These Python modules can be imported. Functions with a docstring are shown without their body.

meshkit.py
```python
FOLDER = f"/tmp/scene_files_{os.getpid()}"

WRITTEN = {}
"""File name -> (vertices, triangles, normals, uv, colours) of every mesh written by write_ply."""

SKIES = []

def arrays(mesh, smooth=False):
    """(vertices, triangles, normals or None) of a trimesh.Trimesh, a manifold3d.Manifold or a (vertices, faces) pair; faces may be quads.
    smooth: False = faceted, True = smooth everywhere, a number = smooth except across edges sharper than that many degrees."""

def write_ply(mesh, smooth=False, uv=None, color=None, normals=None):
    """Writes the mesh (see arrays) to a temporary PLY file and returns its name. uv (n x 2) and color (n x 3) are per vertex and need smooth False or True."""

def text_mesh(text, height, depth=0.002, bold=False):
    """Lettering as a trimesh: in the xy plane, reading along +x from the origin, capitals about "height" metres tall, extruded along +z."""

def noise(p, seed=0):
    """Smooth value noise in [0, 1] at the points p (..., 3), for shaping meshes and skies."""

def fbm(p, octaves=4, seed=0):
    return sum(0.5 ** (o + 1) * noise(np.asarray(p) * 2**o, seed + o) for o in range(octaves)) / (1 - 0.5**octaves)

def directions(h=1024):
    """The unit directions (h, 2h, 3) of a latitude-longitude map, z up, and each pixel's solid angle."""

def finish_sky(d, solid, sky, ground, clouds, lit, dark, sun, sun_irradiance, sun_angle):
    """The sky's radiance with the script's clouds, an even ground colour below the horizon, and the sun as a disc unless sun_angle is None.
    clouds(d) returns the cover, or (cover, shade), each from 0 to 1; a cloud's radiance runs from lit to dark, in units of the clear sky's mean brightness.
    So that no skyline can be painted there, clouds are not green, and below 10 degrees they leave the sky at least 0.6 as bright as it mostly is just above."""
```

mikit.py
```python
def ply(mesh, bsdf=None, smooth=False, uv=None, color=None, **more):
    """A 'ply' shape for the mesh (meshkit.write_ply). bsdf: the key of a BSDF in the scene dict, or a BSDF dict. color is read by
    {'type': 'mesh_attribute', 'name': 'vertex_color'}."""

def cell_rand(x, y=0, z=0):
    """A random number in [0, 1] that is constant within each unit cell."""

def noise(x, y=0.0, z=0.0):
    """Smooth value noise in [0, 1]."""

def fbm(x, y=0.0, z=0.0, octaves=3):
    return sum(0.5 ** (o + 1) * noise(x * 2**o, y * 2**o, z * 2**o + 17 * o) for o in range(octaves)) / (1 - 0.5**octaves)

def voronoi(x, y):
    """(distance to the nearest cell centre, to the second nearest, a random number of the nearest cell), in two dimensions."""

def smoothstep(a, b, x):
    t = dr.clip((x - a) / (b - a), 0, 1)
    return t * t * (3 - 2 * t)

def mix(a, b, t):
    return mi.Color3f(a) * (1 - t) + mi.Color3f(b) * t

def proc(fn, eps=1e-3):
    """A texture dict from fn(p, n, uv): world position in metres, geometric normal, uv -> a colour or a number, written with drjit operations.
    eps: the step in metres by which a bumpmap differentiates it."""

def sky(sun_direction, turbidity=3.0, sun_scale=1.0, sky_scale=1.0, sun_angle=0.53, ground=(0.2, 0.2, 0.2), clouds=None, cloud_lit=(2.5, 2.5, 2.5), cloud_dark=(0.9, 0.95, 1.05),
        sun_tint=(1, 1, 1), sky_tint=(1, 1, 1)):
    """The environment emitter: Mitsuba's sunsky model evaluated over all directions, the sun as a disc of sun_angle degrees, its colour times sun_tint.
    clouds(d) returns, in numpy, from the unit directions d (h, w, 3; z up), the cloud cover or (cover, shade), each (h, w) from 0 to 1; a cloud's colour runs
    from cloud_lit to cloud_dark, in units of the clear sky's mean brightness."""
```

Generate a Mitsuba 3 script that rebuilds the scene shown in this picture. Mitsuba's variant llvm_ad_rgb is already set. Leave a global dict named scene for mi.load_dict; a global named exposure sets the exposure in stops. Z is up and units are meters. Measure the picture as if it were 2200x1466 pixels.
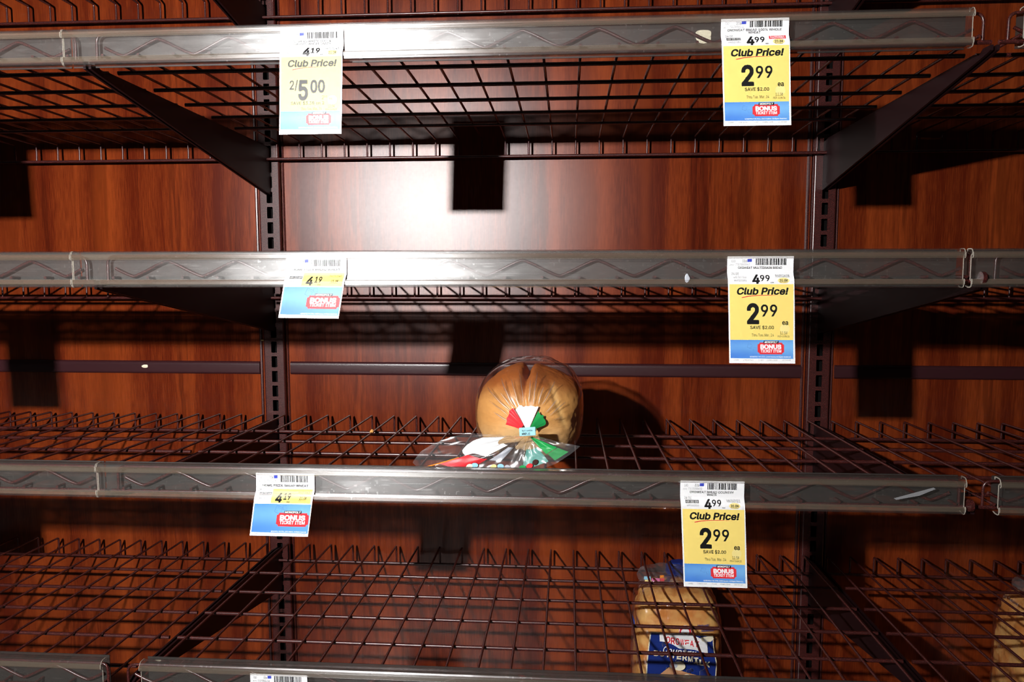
import math, random
import numpy as np
import drjit as dr
import mitsuba as mi
import trimesh, shapely, shapely.geometry as sg
from shapely import affinity
import mikit, meshkit
from mikit import proc, noise, fbm, cell_rand, smoothstep, mix

T = mi.ScalarTransform4f
IN = 0.0254
scene, labels = {}, {}
rng = random.Random(7)

# ------------------------------------------------------------------ camera, light, exposure
exposure = 0.0
EYE = np.array([0.50416, -1.30903, -0.09499])
FWD = np.array([-0.07119745, 0.99317444, -0.09238752])
UP = np.array([-0.00482778, 0.09227837, 0.99572155])
scene['camera'] = {'type': 'perspective', 'fov': 66.5575, 'fov_axis': 'x', 'near_clip': 0.05, 'far_clip': 50.0,
                   'to_world': T().look_at(origin=EYE.tolist(), target=(EYE + FWD).tolist(), up=UP.tolist())}
# dim store light left over outside the flash
scene['store_light'] = {'type': 'constant', 'radiance': {'type': 'rgb', 'value': [0.0065, 0.0055, 0.0050]}}
# hand-held flash, left of and a little above the camera
FLASH = [0.0029, -1.605, 0.1344]
scene['flash_lamp'] = {'type': 'rectangle', 'to_world': T().look_at(origin=FLASH, target=[-0.28, 0.0, 0.34], up=[0, 0, 1]).scale([0.016, 0.011, 1]),
                       'emitter': {'type': 'area', 'radiance': {'type': 'rgb', 'value': [16200.0, 15900.0, 15600.0]}},
                       'bsdf': {'type': 'diffuse', 'reflectance': {'type': 'rgb', 'value': [.8, .8, .8]}}}
labels['flash_lamp'] = {'label': 'small lit head of a hand-held photo flash in the aisle', 'category': 'lamp'}

# ------------------------------------------------------------------ measures (inches; z = 0 at a slot row)
BAY, DEPTH = 36.0, 19.98
RAIL = {0: 13.57, 1: 4.591, 2: -4.486, 3: -13.523, 4: -22.469}       # underside of each price rail
RAIL_H = {0: 1.44, 1: 1.436, 2: 1.486, 3: 1.472, 4: 1.556}
DECK_Z, FLOOR_Z = -33.2, -39.5
grid_z = lambda y: -0.02 + 0.42 * (y - 0.75) / 19.23                   # wire deck height over the rail's underside, y = inches off the wall
BAYS = {'left': -1, 'middle': 0, 'right': 1}

# ------------------------------------------------------------------ helpers
def numbered(key):
    if key not in scene and key not in labels:
        return key
    k = 1
    while f'{key}_{k:03d}' in scene or f'{key}_{k:03d}' in labels:
        k += 1
    return f'{key}_{k:03d}'

def thing(name, label, cat, group=None):
    key = numbered(name)
    labels[key] = {'label': label, 'category': cat}
    if group:
        labels[key]['group'] = group
    return key

def part(parent, name, shape, label=None, at=None):
    key = numbered(f'{parent}__{name}')
    if at is not None:
        shape = {**shape, 'to_world': T().translate([c * IN for c in at])}
    scene[key] = shape
    if label:
        labels[key] = {'label': label}
    return key

def rgb(r, g, b):
    return {'type': 'rgb', 'value': [r, g, b]}

def principled(col, rough=0.5, spec=0.5, **k):
    return {'type': 'twosided', 'n': {'type': 'principled', 'base_color': rgb(*col) if isinstance(col, (tuple, list)) else col, 'roughness': rough, 'specular': spec, **k}}

def inch(v):
    return np.asarray(v, float) * IN

def tube(points, r, sides=8, cap=True):
    """A round wire along the polyline (inches)."""
    p = np.asarray(points, float)
    t = np.gradient(p, axis=0)
    t /= np.linalg.norm(t, axis=1, keepdims=True)
    ref = np.array([1.0, 0, 0]) if np.abs(t[:, 0]).max() < 0.9 else np.array([0, 1.0, 0])
    if np.abs(t @ ref).max() > 0.95:
        ref = np.array([0, 0, 1.0]) if np.abs(t[:, 2]).max() < 0.9 else np.array([0.3, 0.9, 0.3])
    a = np.cross(t, ref); a /= np.linalg.norm(a, axis=1, keepdims=True)
    b = np.cross(t, a)
    ang = np.arange(sides) * 2 * np.pi / sides
    v = p[:, None] + r * (np.cos(ang)[None, :, None] * a[:, None] + np.sin(ang)[None, :, None] * b[:, None])
    n = len(p)
    i, j = np.meshgrid(np.arange(n - 1), np.arange(sides), indexing='ij')
    q = np.stack([i * sides + j, i * sides + (j + 1) % sides, (i + 1) * sides + (j + 1) % sides, (i + 1) * sides + j], -1).reshape(-1, 4)
    f = np.vstack([q[:, [0, 1, 2]], q[:, [0, 2, 3]]])
    v = v.reshape(-1, 3)
    if cap:
        v = np.vstack([v, p[:1], p[-1:]])
        k = np.arange(sides)
        f = np.vstack([f, np.stack([k * 0 + len(v) - 2, (k + 1) % sides, k], 1), np.stack([k * 0 + len(v) - 1, (n - 1) * sides + k, (n - 1) * sides + (k + 1) % sides], 1)])
    m = trimesh.Trimesh(v * IN, f, process=False)
    trimesh.repair.fix_normals(m)
    return m

def bend(points, r, n=5):
    """Rounds the corners of a polyline."""
    p = [np.asarray(q, float) for q in points]
    out = [p[0]]
    for a, b, c in zip(p, p[1:], p[2:]):
        u, w = (a - b) / np.linalg.norm(a - b), (c - b) / np.linalg.norm(c - b)
        rr = min(r, np.linalg.norm(a - b) * .45, np.linalg.norm(c - b) * .45)
        for k in range(n + 1):
            s = k / n
            out.append((1 - s) ** 2 * (b + u * rr) + 2 * s * (1 - s) * b + s * s * (b + w * rr))
    return out + [p[-1]]

def box(x0, x1, y0, y1, z0, z1, bevel=0.0):
    """Box in inches, y counted from the wall towards the aisle, bevelled by a hull of two boxes."""
    if bevel:
        pts = []
        for k in range(3):
            d = [bevel] * 3; d[k] = 0
            for sx in (x0 + d[0], x1 - d[0]):
                for sy in (y0 + d[1], y1 - d[1]):
                    for sz in (z0 + d[2], z1 - d[2]):
                        pts.append((sx, -sy, sz))
        return trimesh.convex.convex_hull(inch(pts))
    m = trimesh.creation.box(extents=inch([x1 - x0, y1 - y0, z1 - z0]))
    m.apply_translation(inch([(x0 + x1) / 2, -(y0 + y1) / 2, (z0 + z1) / 2]))
    return m

def extrude_x(poly, x0, x1):
    """A polygon drawn in (y off the wall, z) inches, swept along x."""
    m = trimesh.creation.extrude_polygon(poly, x1 - x0, engine='earcut')
    v = np.array(m.vertices)
    m = trimesh.Trimesh(np.stack([x0 + v[:, 2], -v[:, 0], v[:, 1]], 1) * IN, m.faces, process=False)
    trimesh.repair.fix_normals(m)
    return m

def grid_faces(nu, nv, wrap=False):
    i, j = np.meshgrid(np.arange(nu - 1), np.arange(nv if wrap else nv - 1), indexing='ij')
    q = np.stack([i * nv + j, (i + 1) * nv + j, (i + 1) * nv + (j + 1) % nv, i * nv + (j + 1) % nv], -1).reshape(-1, 4)
    return np.vstack([q[:, [0, 1, 2]], q[:, [0, 2, 3]]])

# ------------------------------------------------------------------ materials
def wood(p, n, uv):
    x, z = p.x + 10.0, p.z + 10.0
    warp = 0.020 * fbm(x * 5.0, z * 2.2, 1.0) + 0.006 * fbm(x * 20.0, z * 7.0, 4.0)
    band = fbm((x + warp) * 26.0, z * 0.9, 2.0)
    mid = fbm((x + warp) * 85.0, z * 2.6, 5.0)
    fine = fbm(x * 900.0, z * 60.0, 3.0)
    line = smoothstep(0.62, 0.80, noise((x + warp * 1.6) * 48.0, z * 1.2, 9.0)) * smoothstep(0.35, 0.7, noise(x * 260.0, z * 14.0, 6.0))
    t = dr.clip(0.60 * band + 0.22 * mid + 0.26 * fine, 0, 1)
    c = mix((0.092, 0.0110, 0.0036), (0.262, 0.0455, 0.0098), smoothstep(0.32, 0.85, t))
    c = mix(c, (0.050, 0.007, 0.003), 0.45 * line)
    flame = smoothstep(0.55, 0.75, fbm((x + warp) * 14.0, z * 1.7, 12.0))
    return mix(c, (0.30, 0.054, 0.0098), 0.35 * flame)

def fleck(p, n, uv):
    r = cell_rand(p.x * 2300.0, p.y * 2300.0, p.z * 2300.0)
    g = fbm(p.x * 400.0, p.y * 400.0, p.z * 400.0)
    return mix(mix((0.026, 0.0056, 0.0052), (0.046, 0.0095, 0.0085), g), (0.22, 0.036, 0.028), smoothstep(0.86, 0.95, r))

def wrinkle(p, n, uv):
    return noise(p.x * 900.0, p.y * 900.0, p.z * 900.0) * 1.0

def scratches(p, n, uv):
    x, z = p.x + 10.0, p.z + 10.0
    s = smoothstep(0.80, 0.95, noise(x * 45.0, z * 900.0, 3.0)) * 0.10
    s = s + smoothstep(0.83, 0.92, noise(x * 400.0, z * 400.0, 8.0)) * 0.16 * smoothstep(0.45, 0.75, noise(x * 30.0, z * 60.0, 2.0))
    s = s + 0.10 * smoothstep(0.5, 0.8, fbm(x * 25.0, z * 80.0, 5.0))
    return dr.clip(0.085 + 0.6 * s, 0, 0.6)

scene['wood'] = {'type': 'twosided', 'n': {'type': 'roughplastic', 'distribution': 'beckmann', 'alpha': 0.115, 'int_ior': 1.53, 'diffuse_reflectance': proc(wood)}}
scene['steel'] = principled(proc(fleck), 0.32, 0.85)
scene['bracket_steel'] = principled((.014, .0045, .0055), 0.48, 0.20)
scene['strip_steel'] = {'type': 'twosided', 'n': {'type': 'bumpmap', 'arbitrary': proc(wrinkle, 4e-4), 'scale': 0.00007, 'n': {'type': 'principled', 'base_color': rgb(.036, .0095, .012), 'roughness': .34, 'specular': .5}}}
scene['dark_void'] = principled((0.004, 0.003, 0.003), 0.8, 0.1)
def gloss(rough, tint=(.93, .93, .92)):
    return {'type': 'twosided', 'n': {'type': 'principled', 'base_color': rgb(*tint), 'metallic': 1.0, 'roughness': rough}}
def dull(*c):
    return {'type': 'twosided', 'n': {'type': 'diffuse', 'reflectance': rgb(*c)}}
# drawn plastic: the glare spreads along the drawn profile far more than along the rail
drawn = {'type': 'twosided', 'n': {'type': 'roughconductor', 'material': 'none', 'distribution': 'beckmann', 'alpha_u': 0.085, 'alpha_v': 0.26, 'specular_reflectance': rgb(.93, .93, .93)}}
scene['clear_plastic'] = {'type': 'blendbsdf', 'weight': proc(scratches), 'a': {'type': 'thindielectric', 'int_ior': 1.30},
                          'b': {'type': 'blendbsdf', 'weight': 0.56, 'a': {'type': 'blendbsdf', 'weight': 0.34, 'a': dull(.27, .245, .22), 'b': gloss(.42)}, 'b': drawn}}
scene['lip_plastic'] = {'type': 'blendbsdf', 'weight': 0.125, 'a': {'type': 'thindielectric', 'int_ior': 1.35},
                        'b': {'type': 'blendbsdf', 'weight': 0.55, 'a': dull(.62, .48, .34), 'b': drawn}}
scene['cut_plastic'] = {'type': 'blendbsdf', 'weight': 0.6, 'a': {'type': 'thindielectric', 'int_ior': 1.3}, 'b': dull(.55, .50, .42)}
scene['haze_plastic'] = {'type': 'blendbsdf', 'weight': 0.62, 'a': {'type': 'thindielectric', 'int_ior': 1.25},
                         'b': {'type': 'blendbsdf', 'weight': 0.07, 'a': dull(.030, .025, .022), 'b': gloss(.56)}}
scene['paper'] = principled((.84, .84, .85), 0.45, 0.35)
INKS = {'yellow': (.88, .68, .185), 'pale_yellow': (.88, .73, .28), 'black': (.008, .008, .008), 'grey': (.22, .22, .23), 'red': (.70, .035, .045),
        'white': (.86, .86, .87), 'navy': (.05, .07, .45), 'line_blue': (.06, .16, .52), 'green': (.02, .33, .08), 'teal': (.12, .38, .33),
        'sky_blue': (.30, .60, .78), 'pink': (.80, .18, .42), 'deep_blue': (.010, .028, .19), 'orange': (.80, .25, .03), 'cream': (.85, .78, .58), 'tan': (.55, .28, .14), 'brown': (.05, .015, .012), 'silver': (.45, .47, .52)}
for k, c in INKS.items():
    scene['ink_' + k] = principled(c, 0.4, 0.35)
def banner_blue(p, n, uv):
    return mix((.065, .215, .66), (.17, .42, .78), smoothstep(0.0, 1.0, uv.x) * 0.5 + 0.6 * smoothstep(0.55, 0.0, dr.abs(uv.y - 0.35)))
scene['ink_banner'] = principled(proc(banner_blue), 0.4, 0.35)

def film(weight, rough, haze):
    return {'type': 'blendbsdf', 'weight': weight, 'a': {'type': 'thindielectric', 'int_ior': 1.30}, 'b': {'type': 'blendbsdf', 'weight': haze, 'a': gloss(rough, (.95, .95, .96)), 'b': dull(.7, .7, .71)}}
scene['bag_film'] = film(0.095, 0.20, 0.07)
scene['film_crease'] = film(0.20, 0.42, 0.05)
scene['bag_film_thick'] = film(0.13, 0.22, 0.45)

# ------------------------------------------------------------------ the setting: floor of the aisle
scene['floor'] = mikit.ply(box(-90, 130, -3, 110, FLOOR_Z - 1, FLOOR_Z), 'floor_tile')
scene['floor_tile'] = principled((.06, .055, .05), 0.4, 0.4)
scene['ceiling'] = mikit.ply(box(-90, 130, -3, 110, 95, 96), 'ceiling_tile')
scene['ceiling_tile'] = principled((.35, .34, .33), 0.8, 0.1)
labels['ceiling'] = {'label': 'plain store ceiling high above the shelving', 'kind': 'structure'}
labels['floor'] = {'label': 'dull grey store floor under the shelving', 'kind': 'structure'}

# ------------------------------------------------------------------ back panels and joint strips
for nm, b in BAYS.items():
    x = b * BAY
    for part_of_wall, z0, z1 in (('upper', -10.45, 30.0), ('lower', FLOOR_Z, -10.45)):
        key = numbered('back_panel')
        scene[key] = mikit.ply(box(x + 0.79, x + BAY - 0.77, -0.5, 0.0, z0, z1), 'wood')
        labels[key] = {'label': f'red brown woodgrain back panel of the {nm} bay, {"above" if part_of_wall == "upper" else "below"} its joint strip',
                       'category': 'panel', 'group': 'woodgrain back panels'}
    prof = sg.Polygon([(0.004, -10.86), (.12, -10.86), (.19, -10.80), (.215, -10.72), (.215, -10.25), (.20, -10.12), (.15, -10.04), (.06, -10.0), (.004, -10.0)])
    key = numbered('joint_strip')
    labels[key] = {'label': f'dark maroon steel strip across the back panels of the {nm} bay', 'category': 'trim strip', 'group': 'joint strips on the back'}
    scene[key] = mikit.ply(extrude_x(prof, x + 1.08, x + 34.94), 'strip_steel', smooth=35)

# ------------------------------------------------------------------ slotted uprights
Z0, Z1 = -39.0, 30.0
def face_mesh():
    holes = []
    for k in range(int(Z0) + 1, int(Z1)):
        holes.append(sg.box(-.11, k - .33, .19, k + .33).buffer(.045))
    plate = sg.Polygon([(-.60, Z0), (.64, Z0), (.64, Z1), (-.60, Z1)]).difference(shapely.union_all(holes))
    m = trimesh.creation.extrude_polygon(plate, 0.08, engine='earcut')
    v = np.array(m.vertices)
    m = trimesh.Trimesh(np.stack([v[:, 0], -(0.25 + v[:, 2]), v[:, 1]], 1) * IN, m.faces, process=False)
    trimesh.repair.fix_normals(m)
    return m
def extrude_z(pts, z0, z1):
    m = trimesh.creation.extrude_polygon(sg.Polygon(pts), z1 - z0, engine='earcut')
    v = np.array(m.vertices)
    m = trimesh.Trimesh(np.stack([v[:, 0], -v[:, 1], z0 + v[:, 2]], 1) * IN, m.faces, process=False)
    trimesh.repair.fix_normals(m)
    return m
up_face = mikit.ply(face_mesh(), 'steel')
left_side = mikit.ply(extrude_z([(-.60, .33), (-.66, .31), (-.70, .25), (-.72, .0), (-.72, -.4), (-.66, -.4), (-.64, .0), (-.60, .25)], Z0, Z1), 'steel', smooth=40)
right_side = mikit.ply(extrude_z([(.64, .33), (.70, .31), (.74, .25), (.75, .0), (.75, -.4), (.69, -.4), (.68, .0), (.64, .25)], Z0, Z1), 'steel', smooth=40)
left_lip = mikit.ply(extrude_z([(-1.06, .002), (-1.05, .09), (-.99, .13), (-.90, .12), (-.86, .05), (-.86, .002)], Z0, Z1), 'steel', smooth=40)
right_lip = mikit.ply(extrude_z([(.97, .002), (.96, .09), (.92, .12), (.86, .11), (.83, .05), (.83, .002)], Z0, Z1), 'steel', smooth=40)
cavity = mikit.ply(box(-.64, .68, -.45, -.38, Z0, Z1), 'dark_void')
for b, lab in ((-1, 'slotted maroon upright post at the outer end of the left bay'), (0, 'slotted maroon upright post between the left and middle bays'),
               (1, 'slotted maroon upright post between the middle and right bays'), (2, 'slotted maroon upright post at the outer end of the right bay')):
    u = thing('upright_post', lab, 'upright', 'slotted upright posts')
    at = (b * BAY, 0, 0)
    part(u, 'slotted_face', up_face, at=at)
    part(u, 'side_flange', left_side, at=at); part(u, 'side_flange', right_side, at=at)
    part(u, 'edge_lip', left_lip, at=at); part(u, 'edge_lip', right_lip, at=at)
    part(u, 'backing', cavity, 'black inside of the post seen through the slots', at=at)

# ------------------------------------------------------------------ wire shelves
def depth_wire():
    pts = [(0, -.75, -1.22)] + [(0, -.75, grid_z(.75) - .3)] + [(0, -.75, grid_z(.75))] + [(0, -19.95, grid_z(19.95))]
    return tube(bend(pts, .22, 4), .063, 8)
def rail_loop(h):
    x0, x1, z0, z1 = .46, 35.54, .20, h - .16
    loop = bend([(18, -19.72, z1), (x1, -19.72, z1), (x1, -19.72, z0)], .35, 6)
    left = bend([(x0, -19.72, z0), (x0, -19.72, z1), (18, -19.72, z1)], .35, 6)
    return trimesh.util.concatenate([tube(left, .062, 8), tube(loop, .062, 8)])
def wave_wire(h):
    zc, am = .77, .315
    xs = np.arange(.72, 35.3, .1)
    ph = np.cos(2 * np.pi * xs / 3.0)
    tri = 2 / np.pi * np.arcsin(np.cos(2 * np.pi * xs / 3.0))
    z = zc + am * (.72 * tri * 1.06 + .28 * ph)
    return tube(np.stack([xs, xs * 0 - 19.60, z], 1), .066, 8)
depth_ply = mikit.ply(depth_wire(), 'steel', smooth=50)
cross_ply = {}
for j in range(5):
    y = 5.86 + 3.0 * j
    cross_ply[j] = mikit.ply(tube([(.22, -y, grid_z(y) - .155), (18, -y, grid_z(y) - .155), (35.78, -y, grid_z(y) - .155)], .092, 10), 'steel', smooth=50)
back_ply = mikit.ply(tube([(.12, -.90, -1.17), (18, -.90, -1.17), (35.86, -.90, -1.17)], .092, 10), 'steel', smooth=50)
front_ply = mikit.ply(tube([(.14, -19.72, .22), (18, -19.72, .22), (35.86, -19.72, .22)], .085, 10), 'steel', smooth=50)
loop_ply = mikit.ply(rail_loop(1.45), 'steel', smooth=50)
wave_ply = mikit.ply(wave_wire(1.45), 'steel', smooth=50)
def bracket(x0, x1, side):
    poly = sg.Polygon([(.30, -3.38), (.42, -3.42), (19.2, -.20), (19.75, -.08), (19.75, .12), (19.2, .12), (18.9, -.07)] + [(y, grid_z(y) - .30) for y in np.linspace(18.5, 1.3, 8)] + [(.30, -.45)])
    plate = extrude_x(poly, x0, x1)
    tab = box(min(x0, x1) - (.28 if side > 0 else 0), max(x0, x1) + (.28 if side < 0 else 0), 19.62, 19.74, -.06, .34) if False else None
    return plate
brk_l = mikit.ply(bracket(.06, .17, 1), 'bracket_steel')
brk_r = mikit.ply(bracket(35.83, 35.94, -1), 'bracket_steel')

LEVEL = {0: 'topmost', 1: 'upper', 2: 'eye-level', 3: 'lower', 4: 'bottom'}
SHELF_LABEL = {
    (0, 'left'): 'maroon wire shelf at the upper left corner, only its back edge in frame',
    (0, 'middle'): 'maroon wire shelf at the top of the middle bay, only its back edge in frame',
    (0, 'right'): 'maroon wire shelf in the dark upper right corner, only its back edge in frame',
    (1, 'left'): 'maroon wire shelf of the left bay seen from below behind the top price rail',
    (1, 'middle'): 'maroon wire shelf of the middle bay seen from below, behind the 2/5.00 tag',
    (1, 'right'): 'maroon wire shelf of the right bay seen from below, beside the top right bracket',
    (2, 'left'): 'maroon wire shelf seen edge-on in the left bay, behind the second price rail',
    (2, 'middle'): 'maroon wire shelf seen edge-on in the middle bay, behind the multigrain tag rail',
    (2, 'right'): 'maroon wire shelf seen edge-on in the right bay, dark behind the short second rail',
    (3, 'left'): 'empty maroon wire shelf of the left bay at the height of the bagged round loaf',
    (3, 'middle'): 'maroon wire shelf of the middle bay that holds the bagged round loaf',
    (3, 'right'): 'empty maroon wire shelf of the right bay at the height of the bagged round loaf',
    (4, 'left'): 'empty maroon wire shelf of the left bay, lowest in the picture',
    (4, 'middle'): 'empty maroon wire shelf of the middle bay, right above the blue-labelled loaf',
    (4, 'right'): 'empty maroon wire shelf of the right bay, lowest, above the loaf at the edge',
}
for lv in range(5):
    for nm, b in BAYS.items():
        s = thing('wire_shelf', SHELF_LABEL[(lv, nm)], 'shelf', 'maroon wire shelves')
        x, z = b * BAY, RAIL[lv]
        for i in range(24):
            part(s, 'depth_wire', depth_ply, at=(x + .80 + 1.5 * i, 0, z))
        for j in range(5):
            part(s, 'cross_wire', cross_ply[j], at=(x, 0, z))
        part(s, 'back_wire', back_ply, at=(x, 0, z))
        part(s, 'front_wire', front_ply, at=(x, 0, z))
        part(s, 'rail_hoop', loop_ply, at=(x, 0, z))
        part(s, 'wave_wire', wave_ply, at=(x, 0, z))
        part(s, 'bracket', brk_l, 'triangular steel bracket plate', at=(x, 0, z))
        part(s, 'bracket', brk_r, 'triangular steel bracket plate', at=(x, 0, z))

knob = trimesh.creation.cylinder(radius=.24 * IN, height=.14 * IN, sections=24)
knob.apply_transform(trimesh.transformations.rotation_matrix(math.pi / 2, [0, 1, 0]))
knob_ply = mikit.ply(knob, 'steel', smooth=40)
for s, b, lv in (('wire_shelf_010', 0, 3), ('wire_shelf_007', 0, 2)):
    part(s, 'bracket_knob', knob_ply, 'round end of the bracket', at=(b * BAY + 35.86, -20.0, RAIL[lv] + .36))

# deck under the shelves on which the lowest loaves stand
for nm in ('middle', 'right'):
    k = numbered('base_deck')
    scene[k] = mikit.ply(box(BAYS[nm] * BAY + .3, BAYS[nm] * BAY + 35.7, .2, 20.5, DECK_Z - 1.2, DECK_Z, .06), 'steel')
    labels[k] = {'label': f'maroon base deck at the foot of the {nm} bay, below the wire shelves', 'category': 'shelf'}

# ------------------------------------------------------------------ clear price rails
def rail_profiles(h):
    o = DEPTH
    face = sg.LineString([(o - .30, h - .10), (o - .30, h - .02), (o - .22, h), (o - .02, h), (o + .06, h - .03), (o + .10, h - .09), (o + .11, h - .16), (o + .08, h - .22),
                          (o + .02, h - .24), (o, h - .30), (o, .34), (o + .01, .28), (o + .07, .26), (o + .10, .22), (o + .11, .10), (o + .09, .03), (o + .03, 0), (o - .16, .0), (o - .30, .04)])
    lip_top = sg.LineString([(o + .105, h - .12), (o + .15, h - .15), (o + .16, h - .30), (o + .13, h - .34)])
    lip_bot = sg.LineString([(o + .105, .10), (o + .15, .13), (o + .16, .26), (o + .13, .31)])
    back = sg.LineString([(o - .56, h - .03), (o - .57, .03)])
    th = .016
    buf = lambda l, t=th: l.buffer(t, quad_segs=3)
    ends = shapely.union_all([buf(q, .022) for q in (face, lip_top, lip_bot)])
    return buf(face), buf(lip_top), buf(lip_bot), back.buffer(th, cap_style='flat'), ends
def price_rail(lv, x0, x1, label):
    r = thing('price_rail', label, 'price rail', 'clear plastic price rails')
    face, top, bottom, back, ends = rail_profiles(RAIL_H[lv])
    def add(name, g, m, a, b, lab):
        mesh = trimesh.util.concatenate([extrude_x(q, a, b) for q in getattr(g, 'geoms', [g])])
        mesh.apply_translation([0, 0, RAIL[lv] * IN])
        v = np.array(mesh.vertices)
        part(r, name, mikit.ply(mesh, m, uv=np.stack([v[:, 0], v[:, 2] - .6 * v[:, 1]], 1)), lab)
    add('front_channel', face, 'clear_plastic', x0 + .02, x1 - .02, 'clear channel over the wires')
    add('rolled_lip', top, 'lip_plastic', x0 + .02, x1 - .02, 'upper rolled lip')
    add('rolled_lip', bottom, 'lip_plastic', x0 + .02, x1 - .02, 'lower rolled lip')
    add('backing_sheet', back, 'haze_plastic', x0 + .02, x1 - .02, 'hazy grey plastic sheet behind the wires')
    add('cut_end', ends, 'cut_plastic', x0, x0 + .02, 'cut end of the channel')
    add('cut_end', ends, 'cut_plastic', x1 - .02, x1, 'cut end of the channel')
price_rail(1, -36.3, -.83, 'clear plastic price rail along the top shelf front of the left bay')
price_rail(1, -.80, 35.03, 'clear plastic price rail with the 2/5.00 and the whole wheat tags')
price_rail(1, 36.87, 72.0, 'clear plastic price rail cut by the upper right edge, past the open hoops')
price_rail(2, -36.3, -.93, 'clear plastic price rail on the left bay at the height of the multigrain tag')
price_rail(2, -.90, 35.14, 'clear plastic price rail with the multigrain tag, brightest glare on it')
price_rail(2, 35.40, 72.0, 'clear plastic price rail on the right bay close beside the multigrain rail')
price_rail(3, -36.3, -.32, 'clear plastic price rail on the left bay at the height of the loaf in front')
price_rail(3, -.29, 35.63, 'clear plastic price rail in front of the bagged round loaf')
scuff = [(32.9, -12.93), (33.0, -12.99), (33.9, -12.80), (34.5, -12.52), (34.42, -12.46), (33.7, -12.70)]
part('price_rail_007', 'scuff', mikit.ply(trimesh.convex.convex_hull(inch([(x, -DEPTH - y, z) for x, z in scuff for y in (.020, .026)])), 'ink_grey'), 'grey scuff on the plastic')
price_rail(3, 36.91, 72.0, 'clear plastic price rail at the right edge, past the rusty bracket knob')
price_rail(4, -36.3, -.53, 'clear plastic price rail in the lower left corner')
price_rail(4, 1.21, 36.4, 'clear plastic price rail along the bottom edge of the middle bay')

# ------------------------------------------------------------------ lettering and tags
_text = {}
def glyphs(s, h, bold):
    k = (s, bold)
    if k not in _text:
        _text[k] = meshkit.text_mesh(s, 1.0, 0.02, bold)
    return _text[k]

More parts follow.
